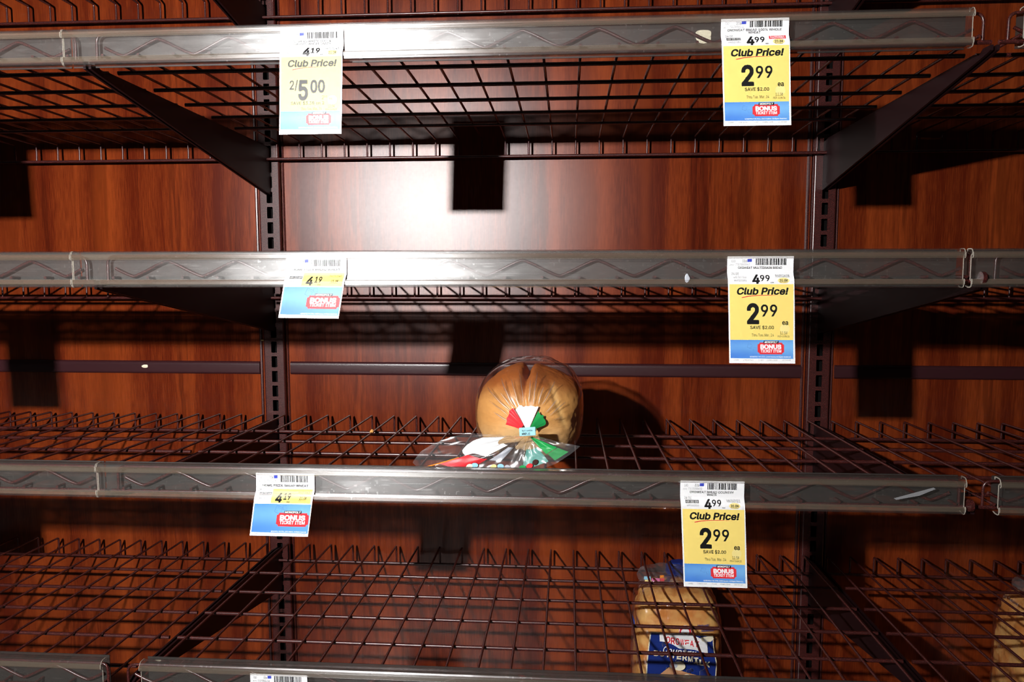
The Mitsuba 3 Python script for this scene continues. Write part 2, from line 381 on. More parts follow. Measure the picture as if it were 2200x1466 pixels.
class Sheet:
    """A sheet of paper: print(u, v) in its own inches, u to the right and v down, is laid onto the curved sheet."""
    def __init__(self, surface):
        self.surface, self.ink, self.now = surface, {}, None
    def on(self, name):
        self.now = name
        return self
    def add(self, ink, v2, f, lift):
        self.ink.setdefault((self.now, ink), []).append((np.c_[v2, np.full(len(v2), lift)] if v2.shape[1] == 2 else v2, f))
    def text(self, s, u, v, h, w=None, ink='black', bold=0, slant=0.0, align='l', lift=.010):
        m = glyphs(s, h, bold)
        p, faces = np.array(m.vertices, float), np.array(m.faces)
        if self.now == 'shelf_price':
            p, faces = trimesh.remesh.subdivide_to_size(p, faces, .05 / h, max_iter=12)
        x0, x1 = p[:, 0].min(), p[:, 0].max()
        p[:, 0] -= x0
        sx = h if w is None else w / (x1 - x0)
        wid = (x1 - x0) * sx
        q = np.stack([u + p[:, 0] * sx + slant * p[:, 1] * h - (wid if align == 'r' else wid / 2 if align == 'c' else 0), v - p[:, 1] * h, lift + p[:, 2] * .15], 1)
        self.add(ink, q, np.asarray(faces), 0)
    def poly(self, pts, ink, lift=.006, seg=.05):
        pl = sg.Polygon(pts) if not hasattr(pts, 'geom_type') else pts
        x0, y0, x1, y1 = pl.bounds
        ny = max(1, int(math.ceil((y1 - y0) / seg)))
        for k in range(ny):
            piece = pl.intersection(sg.box(x0 - 1, y0 + (y1 - y0) * k / ny, x1 + 1, y0 + (y1 - y0) * (k + 1) / ny))
            for g in getattr(piece, 'geoms', [piece]):
                if g.geom_type == 'Polygon' and g.area > 1e-9:
                    v, f = trimesh.creation.triangulate_polygon(g, engine='earcut')
                    self.add(ink, np.asarray(v), np.asarray(f), lift)
    def rect(self, u0, v0, u1, v1, ink, lift=.006):
        self.poly([(u0, v0), (u1, v0), (u1, v1), (u0, v1)], ink, lift)
    def stroke(self, pts, w, ink, lift=.008):
        self.poly(sg.LineString(pts).buffer(w / 2, quad_segs=2), ink, lift, seg=9)
    def build(self, owner, names):
        used = set()
        for (now, ink), pieces in self.ink.items():
            at = np.cumsum([0] + [len(v) for v, _ in pieces])
            v = np.vstack([v for v, _ in pieces]); f = np.vstack([f + a for (_, f), a in zip(pieces, at)])
            uv = (v[:, :2] - v[:, :2].min(0)) / np.maximum(np.ptp(v[:, :2], axis=0), 1e-9)
            p = self.surface(v[:, 0], v[:, 1], v[:, 2])
            name, lab = names.get(ink, (ink + '_print', None))
            if now:
                name, lab = (now, f'{now.replace("_", " ")} in {ink.replace("_", " ")}') if now not in used else (f'{now}_{ink}', None)
                used.add(now)
            part(owner, name, mikit.ply((p, f), 'ink_' + ink, uv=uv), lab)

def tag_surface(x_top, z_top, shear, fold, hang, twist=0.0, hs=1.0):
    def s(u, v, lift):
        y = DEPTH + .075 + .135 * np.clip((v - fold + .44) / .28, 0, 1) ** 1.3 + hang * np.clip(v - fold, 0, 9) ** 1.3 + lift
        dv = np.clip(v - fold * .55, 0, 9)
        x = x_top + u + shear * dv + 0 * v
        z = z_top - v * hs + twist * u * np.clip(v - fold * .6, 0, 1)
        return np.stack([x, -y, z], -1) * IN
    return s
def paper_mesh(S, w, l, fold, r=.05):
    vs = np.unique(np.r_[np.linspace(0, fold - .46, 3), np.linspace(fold - .46, fold + .05, 12), np.linspace(fold + .05, l, 12)])
    us = np.linspace(0, w, 5)
    V, U = np.meshgrid(vs, us, indexing='ij')
    a, b = S(U.ravel(), V.ravel(), 0.0), S(U.ravel(), V.ravel(), -.012)
    f = grid_faces(len(vs), len(us))
    n, nv, nu = len(a), len(vs), len(us)
    ring = [i * nu for i in range(nv)] + [(nv - 1) * nu + j for j in range(1, nu)] + [i * nu + nu - 1 for i in range(nv - 2, -1, -1)] + [j for j in range(nu - 2, 0, -1)]
    e = []
    for p, q in zip(ring, ring[1:] + ring[:1]):
        e += [(p, q, q + n), (p, q + n, p + n)]
    m = trimesh.Trimesh(np.vstack([a, b]), np.vstack([f, f[:, ::-1] + n, e]), process=False)
    trimesh.repair.fix_normals(m)
    return m
NAMES = {'black': ('black_lettering', 'black printed lettering'), 'yellow': ('yellow_panel', 'yellow printed panel'), 'banner': ('blue_banner', 'blue printed banner'), 'red': ('red_badge', 'red printed badge'),
         'white': ('white_lettering', 'white printed lettering'), 'grey': ('grey_lettering', 'pale grey fine print'), 'pale_yellow': ('pale_yellow_spot', 'pale yellow spot'), 'navy': ('blue_box', 'small blue box'),
         'line_blue': ('line_drawing', 'blue outline dice')}

def badge(sh, C, x0, x1, y0, y1, cut, tab, bonus, ticket, bold=3):
    def chamf(x0, y0, x1, y1, c):
        return [C(x0 + c, y0), C(x1 - c, y0), C(x1 - c, y0 + c * .5), C(x1 - c * .4, y0 + c), C(x1, y0 + c), C(x1, y1 - c), C(x1 - c * .4, y1 - c), C(x1 - c, y1 - c * .5), C(x1 - c, y1), C(x0 + c, y1),
                C(x0 + c, y1 - c * .5), C(x0 + c * .4, y1 - c), C(x0, y1 - c), C(x0, y0 + c), C(x0 + c * .4, y0 + c), C(x0 + c, y0 + c * .5)]
    sh.on('ticket_badge').poly(chamf(x0, y0, x1, y1, cut), 'red', .010)
    sh.on('badge_tab')
    sh.poly([C(tab[0] + 4, tab[2]), C(tab[1], tab[2]), C(tab[1] - 4, tab[3]), C(tab[0], tab[3])], 'black', .014)
    k = (C(1, 0)[0] - C(0, 0)[0]); kv = C(0, 1)[1] - C(0, 0)[1]
    put = lambda s, a, b, base, h, bold, sl=0: sh.text(s, *C(a, base), h * kv, (b - a) * k, 'white', bold, sl, lift=.018)
    sh.on('badge_lettering')
    put('MONOPOLY', tab[0] + 12, tab[1] - 18, tab[3] - (tab[3] - tab[2]) * .18, (tab[3] - tab[2]) * .66, 2, .2)
    put('BONUS', *bonus, bold); put('TICKET ITEM', *ticket, 2)

def dice(sh, C, x, y, s, ang, pips, wid):
    ca, sa = math.cos(ang), math.sin(ang)
    R = lambda a, b: C(x + (a * ca - b * sa) * s, y + (a * sa + b * ca) * s)
    sh.stroke([R(-1, -1), R(1, -1), R(1, 1), R(-1, 1), R(-1, -1)], wid, 'line_blue')
    for a, b in pips:
        sh.stroke([R(a, b), R(a + .12, b)], wid * 1.6, 'line_blue')

def barcode(sh, C, x0, x1, y0, y1, seed):
    r = random.Random(seed); x = x0
    while x < x1 - 8:
        w = r.choice((4, 4, 8, 12, 16)); w = min(w, x1 - x)
        u0, v0 = C(x, y0); u1, v1 = C(x + w, y1)
        sh.rect(u0, v0, u1, v1, 'black', .008)
        x += w + r.choice((4, 5, 8, 10))

def club_tag(label, x, z, length, shear, title, upc, size, code, coded, vnum, price, item, unit, club, seed, hang=.004, boxed_item=False):
    t = thing('price_tag', label, 'price tag', 'paper price tags on the rails')
    hs = length / 4.12
    S = tag_surface(x, z, shear, 1.06, hang, hs=hs)
    part(t, 'paper', mikit.ply(paper_mesh(S, 2.56, 4.12, 1.06), 'paper', smooth=40))
    sh = Sheet(S)
    A = lambda px, py: ((px - 45) * .003035, (py - 55) * .00306)          # upper half of the print
    B = lambda px, py: ((px - 70) * .00311, (py - 55) * .00306)           # lower half
    k, kv = .003035, .00306
    up = lambda s, px, base, h, w, **o: sh.text(s, *A(px, base), h * kv, w * k if w else None, **o)
    lo = lambda s, px, base, h, w, **o: sh.text(s, *B(px, base), h * kv, w * .00311 if w else None, **o)
    sh.on('header_print')
    up('DD', 100, 130, 30, 48, ink='grey'); up('336', 235, 130, 32, 62, bold=0)
    sh.poly([A(302, 90), A(358, 86), A(358, 124), A(302, 126)], 'navy', .006)
    up('28271', 75, 170, 17, 58, ink='grey', slant=.2); up(upc, 150, 170, 27, 182, ink='grey')
    sh.on('barcode')
    barcode(sh, A, 404, 806, 84, 165, seed)
    sh.on('item_title')
    up(title[0], 462, 212, 27, title[2], bold=1, align='c')
    if title[1]:
        up(title[1], 462, 244, 26, title[3], bold=1, align='c')
    sh.on('size_print')
    up(size, 100, 287, 28, 92)
    sh.on('stock_code')
    if coded:
        sh.poly([A(110, 297), A(284, 297), A(284, 332), A(110, 332)], 'black', .006)
        up(code, 116, 326, 24, 162, ink='white', bold=1, lift=.012)
    else:
        up(code, 120, 328, 24, 162, ink='grey')
    sh.on('vendor_print')
    up(vnum, 122, 370, 24, 160, ink='grey')
    sh.on('shelf_price')
    up(price[0], 352, 392, 104, 96, bold=2, slant=.08); up(price[1], 458, 362, 70, 122, bold=1); up('ea', 586, 388, 14, 40, bold=1)
    sh.on('item_number')
    if boxed_item:
        sh.poly([A(638, 279), A(845, 276), A(845, 321), A(638, 323)], 'red', .006)
        up(item, 652, 315, 32, 178, ink='white', bold=1, lift=.012)
    else:
        up(item, 652, 315, 32, 178, ink='black')
    sh.on('unit_price')
    sh.poly([A(752 + 74 * math.cos(a), 358 + 36 * math.sin(a)) for a in np.linspace(0, 6.28, 25)[:-1]], 'pale_yellow', .005)
    up(unit, 700, 372, 30, 104, bold=1); up('PER OUNCE', 702, 389, 9, 98)
    # lower half
    sh.on('club_panel')
    sh.poly([B(88, 404), B(882, 404), B(872, 1104), B(88, 1104)], 'yellow', .005)
    sh.on('pale_spot').poly([B(768 + 62 * math.cos(a), 962 + 60 * math.sin(a)) for a in np.linspace(0, 6.28, 25)[:-1]], 'pale_yellow', .007)
    sh.on('club_headline')
    lo('Club Price!', 172, 530, 80, 632, bold=2, slant=.22)
    sh.on('headline_stroke')
    sh.poly([B(238, 566), B(330, 548), B(450, 538), B(600, 538), B(750, 548), B(600, 543), B(450, 546), B(330, 558), B(240, 577)], 'red', .009)
    sh.on('club_price')
    if club == '2.99':
        lo('2', 300, 892, 236, 150, bold=2); lo('99', 475, 804, 142, 202, bold=1)
        lo('ea', 737, 912, 58, 72, bold=1); lo('SAVE $2.00', 338, 966, 40, 294, bold=1)
    else:
        lo('2/', 205, 822, 112, 108, bold=1); lo('5', 320, 950, 236, 130, bold=2); lo('00', 478, 862, 150, 190, bold=2)
        lo('2', 628, 955, 50, 30); lo('50', 662, 930, 28, 36); lo('ea', 722, 957, 26, 42)
        lo('SAVE $3.38 on 2', 222, 1020, 40, 440, bold=1)
    sh.on('date_line')
    lo('Thru Tue. Mar. 24', 356, 1060 if club == '2.99' else 1090, 36, 274, bold=0)
    sh.on('ounce_line')
    lo('12.5¢', 708, 1034 if club == '2.99' else 1062, 38, 90); lo('PER OUNCE', 678, 1070 if club == '2.99' else 1096, 24, 148)
    sh.on('blue_banner')
    sh.poly([B(88, 1104), B(870, 1104), B(870, 1342), B(88, 1336)], 'banner', .006)
    badge(sh, B, 426, 756, 1136, 1284, 24, (500, 690, 1114, 1148), (460, 722, 1214, 50), (462, 720, 1260, 34))
    sh.on('dice_drawing')
    dice(sh, B, 330, 1180, 26, .35, [(-.4, -.4), (.4, .4)], .006); dice(sh, B, 392, 1218, 20, -.3, [(0, 0)], .006)
    sh.on('banner_print')
    lo('MONOPOLY © 1935, 2020 Hasbro. All Rights Reserved.', 330, 1324, 15, 512, ink='white', bold=1)
    sh.on('fine_print')
    for s, a, w in (('5/2086', 125, 66), ('1 BW OF B10', 245, 128), ('P-7877', 438, 62), ('PUGAU-5208', 545, 126), (code.replace(' ', '-'), 730, 108)):
        lo(s, a, 1366, 15, w, ink='grey')
    sh.build(t, NAMES)
    return t

def short_tag(label, x, z, shear, upc, code, item, seed, twist=0.0, length=2.46):
    t = thing('price_tag', label, 'price tag', 'paper price tags on the rails')
    S = tag_surface(x, z, shear, 1.12, .02, twist, hs=length / 2.46)
    part(t, 'paper', mikit.ply(paper_mesh(S, 2.53, 2.46, 1.12), 'paper', smooth=40))
    sh = Sheet(S)
    k = .002135
    A = lambda px, py: ((px - 200) * k, (py - 112) * k)
    B = lambda px, py: ((px - 0) * .00216, (py - 112) * k)        # px from the left edge of the tag
    up = lambda s, px, base, h, w, **o: sh.text(s, *A(px, base), h * k, w * k if w else None, **o)
    sh.on('header_print')
    up('DD', 275, 214, 44, 62, ink='grey'); up('336', 480, 212, 46, 72)
    sh.poly([A(565, 150), A(640, 146), A(640, 205), A(565, 208)], 'navy', .006)
    up('28271', 250, 275, 24, 80, ink='grey', slant=.2); up(upc, 355, 276, 42, 250, ink='grey')
    sh.on('barcode')
    barcode(sh, A, 700, 1268, 150, 275, seed)
    sh.on('item_title')
    up('HOME PRIDE BREAD WHEAT', 795, 360, 40, 925, bold=1, align='c')
    sh.on('size_print')
    up('20 OZ', 255, 446, 48, 135)
    sh.on('stock_code')
    sh.poly([A(288, 463), A(536, 463), A(536, 514), A(288, 514)], 'black', .006)
    up(code, 298, 506, 34, 228, ink='white', bold=1, lift=.012)
    sh.on('vendor_print')
    up('V#014157', 300, 570, 30, 195, ink='grey')
    sh.on('price_panel')
    sh.poly([A(548, 405), A(1345, 405), A(1345, 650), A(548, 650)], 'yellow', .005)
    sh.on('shelf_price')
    up('4', 628, 632, 150, 134, bold=2, slant=.1); up('19', 795, 582, 104, 140, bold=1); up('ea', 864, 634, 22, 62, bold=1)
    sh.on('unit_price')
    up(item, 1065, 480, 38, 235); up('21.0¢', 1115, 576, 44, 144, bold=1, slant=.1); up('PER OUNCE', 1105, 604, 15, 150)
    sh.on('blue_banner')
    sh.poly([B(26, 668), B(1152, 668), B(1152, 1204), B(26, 1196)], 'banner', .006)
    badge(sh, B, 500, 1140, 828, 1080, 40, (640, 985, 788, 840), (565, 1075, 958, 84), (570, 1075, 1034, 58))
    sh.on('dice_drawing')
    dice(sh, B, 520, 770, 62, .35, [(-.4, -.5), (.1, -.5), (.6, -.5), (-.4, .5)], .011); dice(sh, B, 640, 728, 36, -.2, [(0, 0)], .010)
    sh.on('banner_print')
    sh.text('MONOPOLY © 1935, 2020 Hasbro. All Rights Reserved.', *B(420, 1186), 22 * k, 710 * .00216, 'white', 1)
    sh.on('fine_print')
    for s, a, w in (('5/2086', 90, 80), ('P-7877', 530, 80), (code.replace(' ', '-'), 960, 150)):
        sh.text(s, *B(a, 1236), 20 * k, w * k, 'grey')
    sh.build(t, NAMES)
    return t

club_tag('white and yellow price tag reading 2/5.00 on the top price rail', 8.33, 5.76, 4.10, -.035, ('SL BREAD WHITE SOFT &', 'SMOOTH WHOLE GRAIN', 520, 500), '7763375072', '20 OZ', '400 303 011', False, 'V#014157',
         ('4', '19'), '96051240', '21.0¢', '2/5', 11)
club_tag('yellow 2.99 price tag for whole wheat bread on the top price rail', 25.67, 5.80, 4.06, .045, ('OROWEAT BREAD 100% WHOLE', 'WHEAT', 672, 152), '7313000132', '24 OZ', '400 303 012', True, 'V#002086',
         ('4', '99'), '96050883', '20.8¢', '2.99', 12, boxed_item=True)
short_tag('short tilted price tag with a blue banner on the rail at eye level', 8.29, -3.28, -.185, '7225001118', '400 303 009', '96152045', 13, twist=-.012)
club_tag('yellow 2.99 price tag for multigrain bread on the second price rail', 26.12, -3.27, 4.23, .04, ('OROWEAT MULTIGRAIN BREAD', None, 560, 0), '7313000367', '24 OZ', '400 303 010', False, 'V#002086',
         ('4', '99'), '96052628', '20.8¢', '2.99', 14)
short_tag('short price tag with a blue banner on the rail left of the round loaf', 6.72, -12.32, -.16, '7225001118', '400 303 009', '96150045', 15, length=2.68)
club_tag('yellow 2.99 price tag for country white bread hanging over the blue-labelled loaf', 24.45, -12.33, 4.40, .055, ('OROWEAT BREAD COUNTRY', 'WHITE', 580, 130), '7313000432', '24 OZ', '400 303 009', True, 'V#002086',
         ('4', '99'), '96050921', '20.8¢', '2.99', 16)
short_tag('short price tag at the bottom edge of the picture, only its barcode in frame', 6.17, -21.22, -.06, '7225001118', '400 303 009', '96150045', 17)
# tags of the left bay just outside the frame, whose shadows fall on the left back panel
for x, z, l, lab in ((-13.9, 5.8, 4.3, 'plain price tag on the top rail past the left edge'),
                     (-13.1, -3.3, 4.15, 'plain price tag on the second rail past the left edge'),
                     (-14.3, -12.3, 2.4, 'plain price tag on the third rail past the left edge')):
    t = thing('price_tag', lab, 'price tag', 'paper price tags on the rails')
    S = tag_surface(x, z, .02, 1.06, .004)
    part(t, 'paper', mikit.ply(paper_mesh(S, 2.56, l, 1.06), 'paper', smooth=40))
    sh = Sheet(S)
    if l > 3:
        sh.on('club_panel').rect(.06, 1.07, 2.50, l - .92, 'yellow')
    sh.on('blue_banner').rect(.06, l - .90, 2.50, l - .18, 'banner')
    sh.build(t, NAMES)

# ------------------------------------------------------------------ the round loaf in its clear bag
def superquad(center, half, p, sub=5):
    m = trimesh.creation.icosphere(subdivisions=sub)
    n = np.array(m.vertices)
    r = (np.abs(n) ** p).sum(1) ** (-1 / p)
    return n * r[:, None] * np.asarray(half) + np.asarray(center), np.array(m.faces), n
sstep = lambda a, b, x: (lambda t: t * t * (3 - 2 * t))(np.clip((x - a) / (b - a), 0, 1))

LC, LH = np.array([17.98, -12.6, -10.88]), np.array([2.58, 3.35, 2.28])
def loaf_shape():
    v, f, n = superquad(LC, LH, 2.45, 6)
    d = v - LC
    g = np.exp(-((d[:, 0] + .28 - .10 * d[:, 2]) / .19) ** 2) * sstep(.6, 1.7, d[:, 2]) * .48
    g += np.exp(-((d[:, 0] - 1.30 - .32 * (1.2 - d[:, 2])) / .13) ** 2) * sstep(-.5, .2, d[:, 2]) * (1 - sstep(1.5, 2.0, d[:, 2])) * sstep(.3, -.8, d[:, 1]) * .07
    g += np.exp(-((d[:, 2] - .12 + .10 * d[:, 0]) / .22) ** 2) * sstep(.4, 1.6, d[:, 0]) * .06
    lobe = .10 * np.cos(d[:, 0] * 2.1 + .6) * sstep(0, 1.5, d[:, 2])
    nz = (meshkit.fbm(v * .9, 3, 5) - .5) * .22 + (meshkit.fbm(v * 4.0, 3, 9) - .5) * .05
    return v + n * (lobe + nz - g)[:, None] * np.array([1, 1, 1.0]), f
def crust(p, n, uv):
    x, y, z = p.x / IN, p.y / IN, p.z / IN
    h = (z + 10.93) / 2.16 + 0.55 * (fbm(x * .8, y * .8, z * .8) - .5) + 0.30 * smoothstep(-15.2, -13.4, y)
    fine = fbm(x * 7.0, y * 7.0, z * 7.0)
    c = mix((.82, .56, .27), (.73, .36, .105), smoothstep(-.65, .25, h))
    c = mix(c, (.40, .110, .018), smoothstep(.30, 1.10, h))
    c = mix(c, (.56, .25, .06), smoothstep(.8, 2.2, x - 17.98) * .6 * smoothstep(.4, -.4, h))
    tear = dr.exp(-dr.square((x - 17.98 - 1.30 - .32 * (1.2 - (z + 10.93))) / .16)) * smoothstep(-.6, .2, z + 10.93) * smoothstep(1.9, 1.4, z + 10.93)
    c = mix(c, (.72, .50, .20), tear * .45)
    return c * (0.84 + 0.32 * fine)
scene['crust'] = principled(proc(crust), 0.6, 0.25)
loaf = thing('bread_loaf', 'round golden loaf in a clear bag with red, white and green print', 'bread', 'bagged loaves')
lv_, lf_ = loaf_shape()
part(loaf, 'crust', mikit.ply((lv_ * IN, lf_), 'crust', smooth=True), 'golden brown crust split into lobes')

TIE = np.array([18.06, -17.05, -11.12])
def bag_front(phi, fr):
    """Front of the bag: from the tie (fr = 0) out to its widest outline (fr = 1) at the angle phi (0 = right, pi/2 = up)."""
    a = 2.64 + .03 * np.sin(5 * phi)
    c_up, c_dn = 2.62, 2.20
    s, c = np.sin(phi), np.cos(phi)
    cz = np.where(s > 0, c_up, c_dn)
    k = (np.abs(c / a) ** 2.5 + np.abs(s / cz) ** 2.5) ** (-1 / 2.5)
    ox, oz = LC[0] + .02 + k * c, LC[2] + .05 + k * s
    x = TIE[0] + (ox - TIE[0]) * (.05 + .95 * fr); z = TIE[2] + (oz - TIE[2]) * (.05 + .95 * fr)
    rx, rz = (x - LC[0]) / 2.74, (z - LC[2]) / np.where(z > LC[2], 2.75, 2.35)
    rr = np.clip(np.abs(rx) ** 2.6 + np.abs(rz) ** 2.6, 0, .985)
    y = LC[1] - 3.42 * (1 - rr) ** (1 / 2.6) - .62 * np.exp(-(fr / .16) ** 1.2)
    rad = .35 + 2.2 * fr
    env = sstep(0, .10, fr) * np.clip(1.15 - fr, 0, 1)
    pleat = (np.sin(phi * 17 + 2.5 * np.sin(phi * 3)) * .30 / 17 + np.sin(phi * 37 + 1 + 3 * np.sin(phi * 2)) * .20 / 37) * rad * env * (.75 + .5 * np.sin(phi * 5 + 2))
    crease = (meshkit.fbm(np.stack([phi * 8, fr * 2.6, fr * 0 + 4], -1), 2, 7) - .5) * .085 * sstep(.12, .4, fr) * np.clip(1.25 - fr, 0, 1)
    return np.stack([x, y - pleat - crease - .03, z], -1)
def bag_mesh():
    nphi, nf, nb = 220, 40, 26
    phi = np.linspace(0, 2 * np.pi, nphi, endpoint=False)
    rows = [bag_front(phi, np.full(nphi, f)) for f in np.linspace(0, 1, nf) ** 1.1]
    edge = rows[-1]
    for k in range(1, nb + 1):
        s = k / nb
        y = edge[:, 1] + s * (LC[1] + 3.55 - edge[:, 1])
        sc = (1 - s ** 5) ** .5
        rows.append(np.stack([LC[0] + (edge[:, 0] - LC[0]) * sc, y, LC[2] + (edge[:, 2] - LC[2]) * sc], 1) + (meshkit.fbm(np.c_[edge[:, 0], y, edge[:, 2]] * 1.5, 3, 3) - .5)[:, None] * np.array([.20, 0, .40]) * min(1, s * 4))
    v = np.vstack(rows)
    v[:, 2] = np.maximum(v[:, 2], RAIL[3] + .10 + grid_z(-v[:, 1]) )
    return v * IN, grid_faces(len(rows), nphi, wrap=True)
bag = part(loaf, 'bag', mikit.ply(bag_mesh(), 'bag_film', smooth=True), 'clear plastic bag gathered at the front')
def patch(fn, u0, u1, v0, v1, nu=18, nv=10, ragged=0.0, seed=0):
    U, V = np.meshgrid(np.linspace(u0, u1, nu), np.linspace(v0, v1, nv), indexing='ij')
    if ragged:
        V = V + ragged * (meshkit.noise(np.stack([U * 9, U * 0, U * 0 + seed], -1)) - .5) * (V - v0) / (v1 - v0)
    p = fn(U.ravel(), V.ravel())
    return p * IN, grid_faces(nu, nv)
def print_on_bag(u0, u1, f0, f1, ink, lab, seed):
    fn = lambda u, v: bag_front(u, v) + np.array([0, -.025, 0])
    part(bag, 'print', mikit.ply(patch(fn, math.radians(u0), math.radians(u1), f0, f1, ragged=.05, seed=seed), 'ink_' + ink, smooth=True), lab)
print_on_bag(62, 126, .0, .34, 'white', 'white print gathered at the tie', 1)
print_on_bag(128, 176, .06, .36, 'red', 'red print gathered at the tie', 2)
print_on_bag(8, 58, .02, .27, 'green', 'green print gathered at the tie', 3)
# folded creases of the film that run out from the tie
fr_rng = random.Random(5)
for deg, f0, f1 in ((28, .36, .70), (40, .34, .62), (57, .40, .80), (66, .38, .66), (78, .36, .86), (88, .40, .74), (101, .38, .90), (113, .40, .78), (124, .38, .84), (133, .40, .66), (141, .36, .88), (152, .34, .74), (163, .34, .60), (12, .40, .6)):
    t = np.linspace(f0, f1, 22)
    wob = math.radians(deg) + .022 * np.sin(t * 7 + deg) + .006 * np.sin(t * 21 + deg)
    line = bag_front(wob, t) + np.array([0, .010, 0])
    r0 = fr_rng.uniform(.022, .055)
    ridge = tube(line, 1.0, 6, cap=False)
    v = np.array(ridge.vertices).reshape(22, 6, 3)
    c = (line * IN)[:, None]
    v = c + (v - c) * (r0 * np.sin(np.linspace(.12, math.pi - .12, 22)) ** .6)[:, None, None]
    part(bag, 'film_fold', mikit.ply((v.reshape(-1, 3), np.array(ridge.faces)), 'film_crease', smooth=True))
# bag tail below the tie: two fans of film lying on the shelf front
def fan(boundary, origin, seed, bulge=.35, crump=.36):
    b = np.asarray(boundary, float)
    s = np.r_[0, np.cumsum(np.linalg.norm(np.diff(b, axis=0), axis=1))]; s /= s[-1]
    o = np.asarray(origin, float)
    def fn(u, v):
        e = np.stack([np.interp(u, s, b[:, 0]), np.interp(u, s, b[:, 1])], -1)
        xz = o[None, [0, 2]] + (e - o[None, [0, 2]]) * v[:, None]
        y = o[1] - bulge * np.sin(np.clip(v, 0, 1) * math.pi * .6) - crump * (meshkit.fbm(np.stack([u * 6, v * 2.2, v * 0 + seed], -1), 3, seed) - .5) - .035 * np.sin(u * 34) * (1 - v) - .1 * v
        return np.stack([xz[:, 0], y, xz[:, 1]], -1)
    return fn
left_fan = fan([(15.45, -10.98), (14.7, -11.2), (13.9, -11.50), (13.3, -11.9), (12.93, -12.38), (13.25, -12.72), (13.9, -12.5), (14.6, -12.70), (15.27, -12.78), (16.54, -12.82), (17.6, -12.82), (18.0, -12.6)], (17.95, -17.2, -11.20), 3)
right_fan = fan([(17.3, -12.75), (18.42, -12.72), (19.36, -12.35), (20.0, -11.9), (20.42, -11.52), (20.0, -11.42), (19.46, -11.35), (18.6, -11.10)], (18.15, -17.2, -11.18), 8)
tail = part(loaf, 'bag_tail', mikit.ply(patch(left_fan, 0, 1, .03, 1, 90, 30), 'bag_film_thick', smooth=True), 'crumpled clear end of the bag spread to the left')
tail2 = part(loaf, 'bag_tail', mikit.ply(patch(right_fan, 0, 1, .03, 1, 70, 24), 'bag_film_thick', smooth=True), 'crumpled clear end of the bag spread to the right')
def print_on_tail(owner, fan_, u0, u1, v0, v1, ink, lab, lift=.03):
    fn = lambda u, v: fan_(u, v) + np.array([0, -lift, 0])
    part(owner, 'print', mikit.ply(patch(fn, u0, u1, v0, v1, 16, 10), 'ink_' + ink, smooth=True), lab)
print_on_tail(tail, left_fan, .10, .62, .24, .56, 'white', 'white print')
print_on_tail(tail, left_fan, .44, .67, .62, .94, 'red', 'red print')
print_on_tail(tail, left_fan, .405, .435, .62, .98, 'orange', 'orange stripe')
print_on_tail(tail, left_fan, .70, .80, .30, .66, 'silver', 'pale print seen through the film', lift=-.02)
print_on_tail(tail2, right_fan, .40, .57, .06, .64, 'green', 'green print')
print_on_tail(tail2, right_fan, .41, .56, .66, .92, 'green', 'green print farther down', lift=-.02)
print_on_tail(tail2, right_fan, .10, .36, .38, .86, 'teal', 'green print seen through the film', lift=-.02)
_u, _v = np.meshgrid(np.linspace(0, 1, 160), np.linspace(.1, 1, 60), indexing='ij')
film_points = np.vstack([left_fan(_u.ravel(), _v.ravel()), right_fan(_u.ravel(), _v.ravel())])
def ellipse(cx, cz, rx, rz, ang):
    t = np.linspace(0, 2 * np.pi, 20, endpoint=False)
    a = math.radians(ang)
    px, pz = rx * np.cos(t), rz * np.sin(t)
    x, z = cx + px * math.cos(a) - pz * math.sin(a), cz + px * math.sin(a) + pz * math.cos(a)
    near = np.hypot(film_points[:, 0] - cx, film_points[:, 2] - cz) < .16
    y = (film_points[near, 1].min() if near.any() else -17.6) - .03
    return trimesh.convex.convex_hull(np.vstack([np.stack([x, x * 0 + y, z], 1), np.stack([x, x * 0 + y + .015, z], 1)]) * IN)
for cx, cz, ang, rx, ink in ((15.50, -12.52, 30, .15, 'cream'), (15.74, -12.47, 5, .155, 'sky_blue'), (16.58, -12.52, 25, .15, 'pale_yellow'), (16.90, -12.49, 0, .15, 'sky_blue'), (17.21, -12.53, -12, .14, 'silver'),
                             (17.88, -12.53, 10, .155, 'green'), (18.19, -12.44, 25, .155, 'red'), (18.44, -12.28, 45, .14, 'brown')):
    part(tail, 'dot', mikit.ply(ellipse(cx, cz, rx, .11, ang), 'ink_' + ink), 'printed oval dot')
clip_m = box(-.36, .36, -.03, .03, -.19, .19, .02)
clip_m.apply_transform(trimesh.transformations.rotation_matrix(math.radians(-4), [0, 1, 0]))
clip_m.apply_translation(inch([18.11, -17.92, -10.85]))
scene['clip_blue'] = principled((.36, .70, .80), 0.35, 0.4)
clip = part(loaf, 'closure_clip', mikit.ply(clip_m, 'clip_blue'), 'pale blue closure clip with a date')
ct = Sheet(lambda u, v, l: np.stack([18.11 - .36 + u, -17.953 - l, -10.85 + .19 - v + (u - .36) * .06], -1) * IN)
ct.text('Best if used by', .12, .17, .075, .46, bold=0); ct.text('MAR 21', .12, .32, .095, .36, bold=1)
ct.build(clip, {'black': ('lettering', 'black date print')})

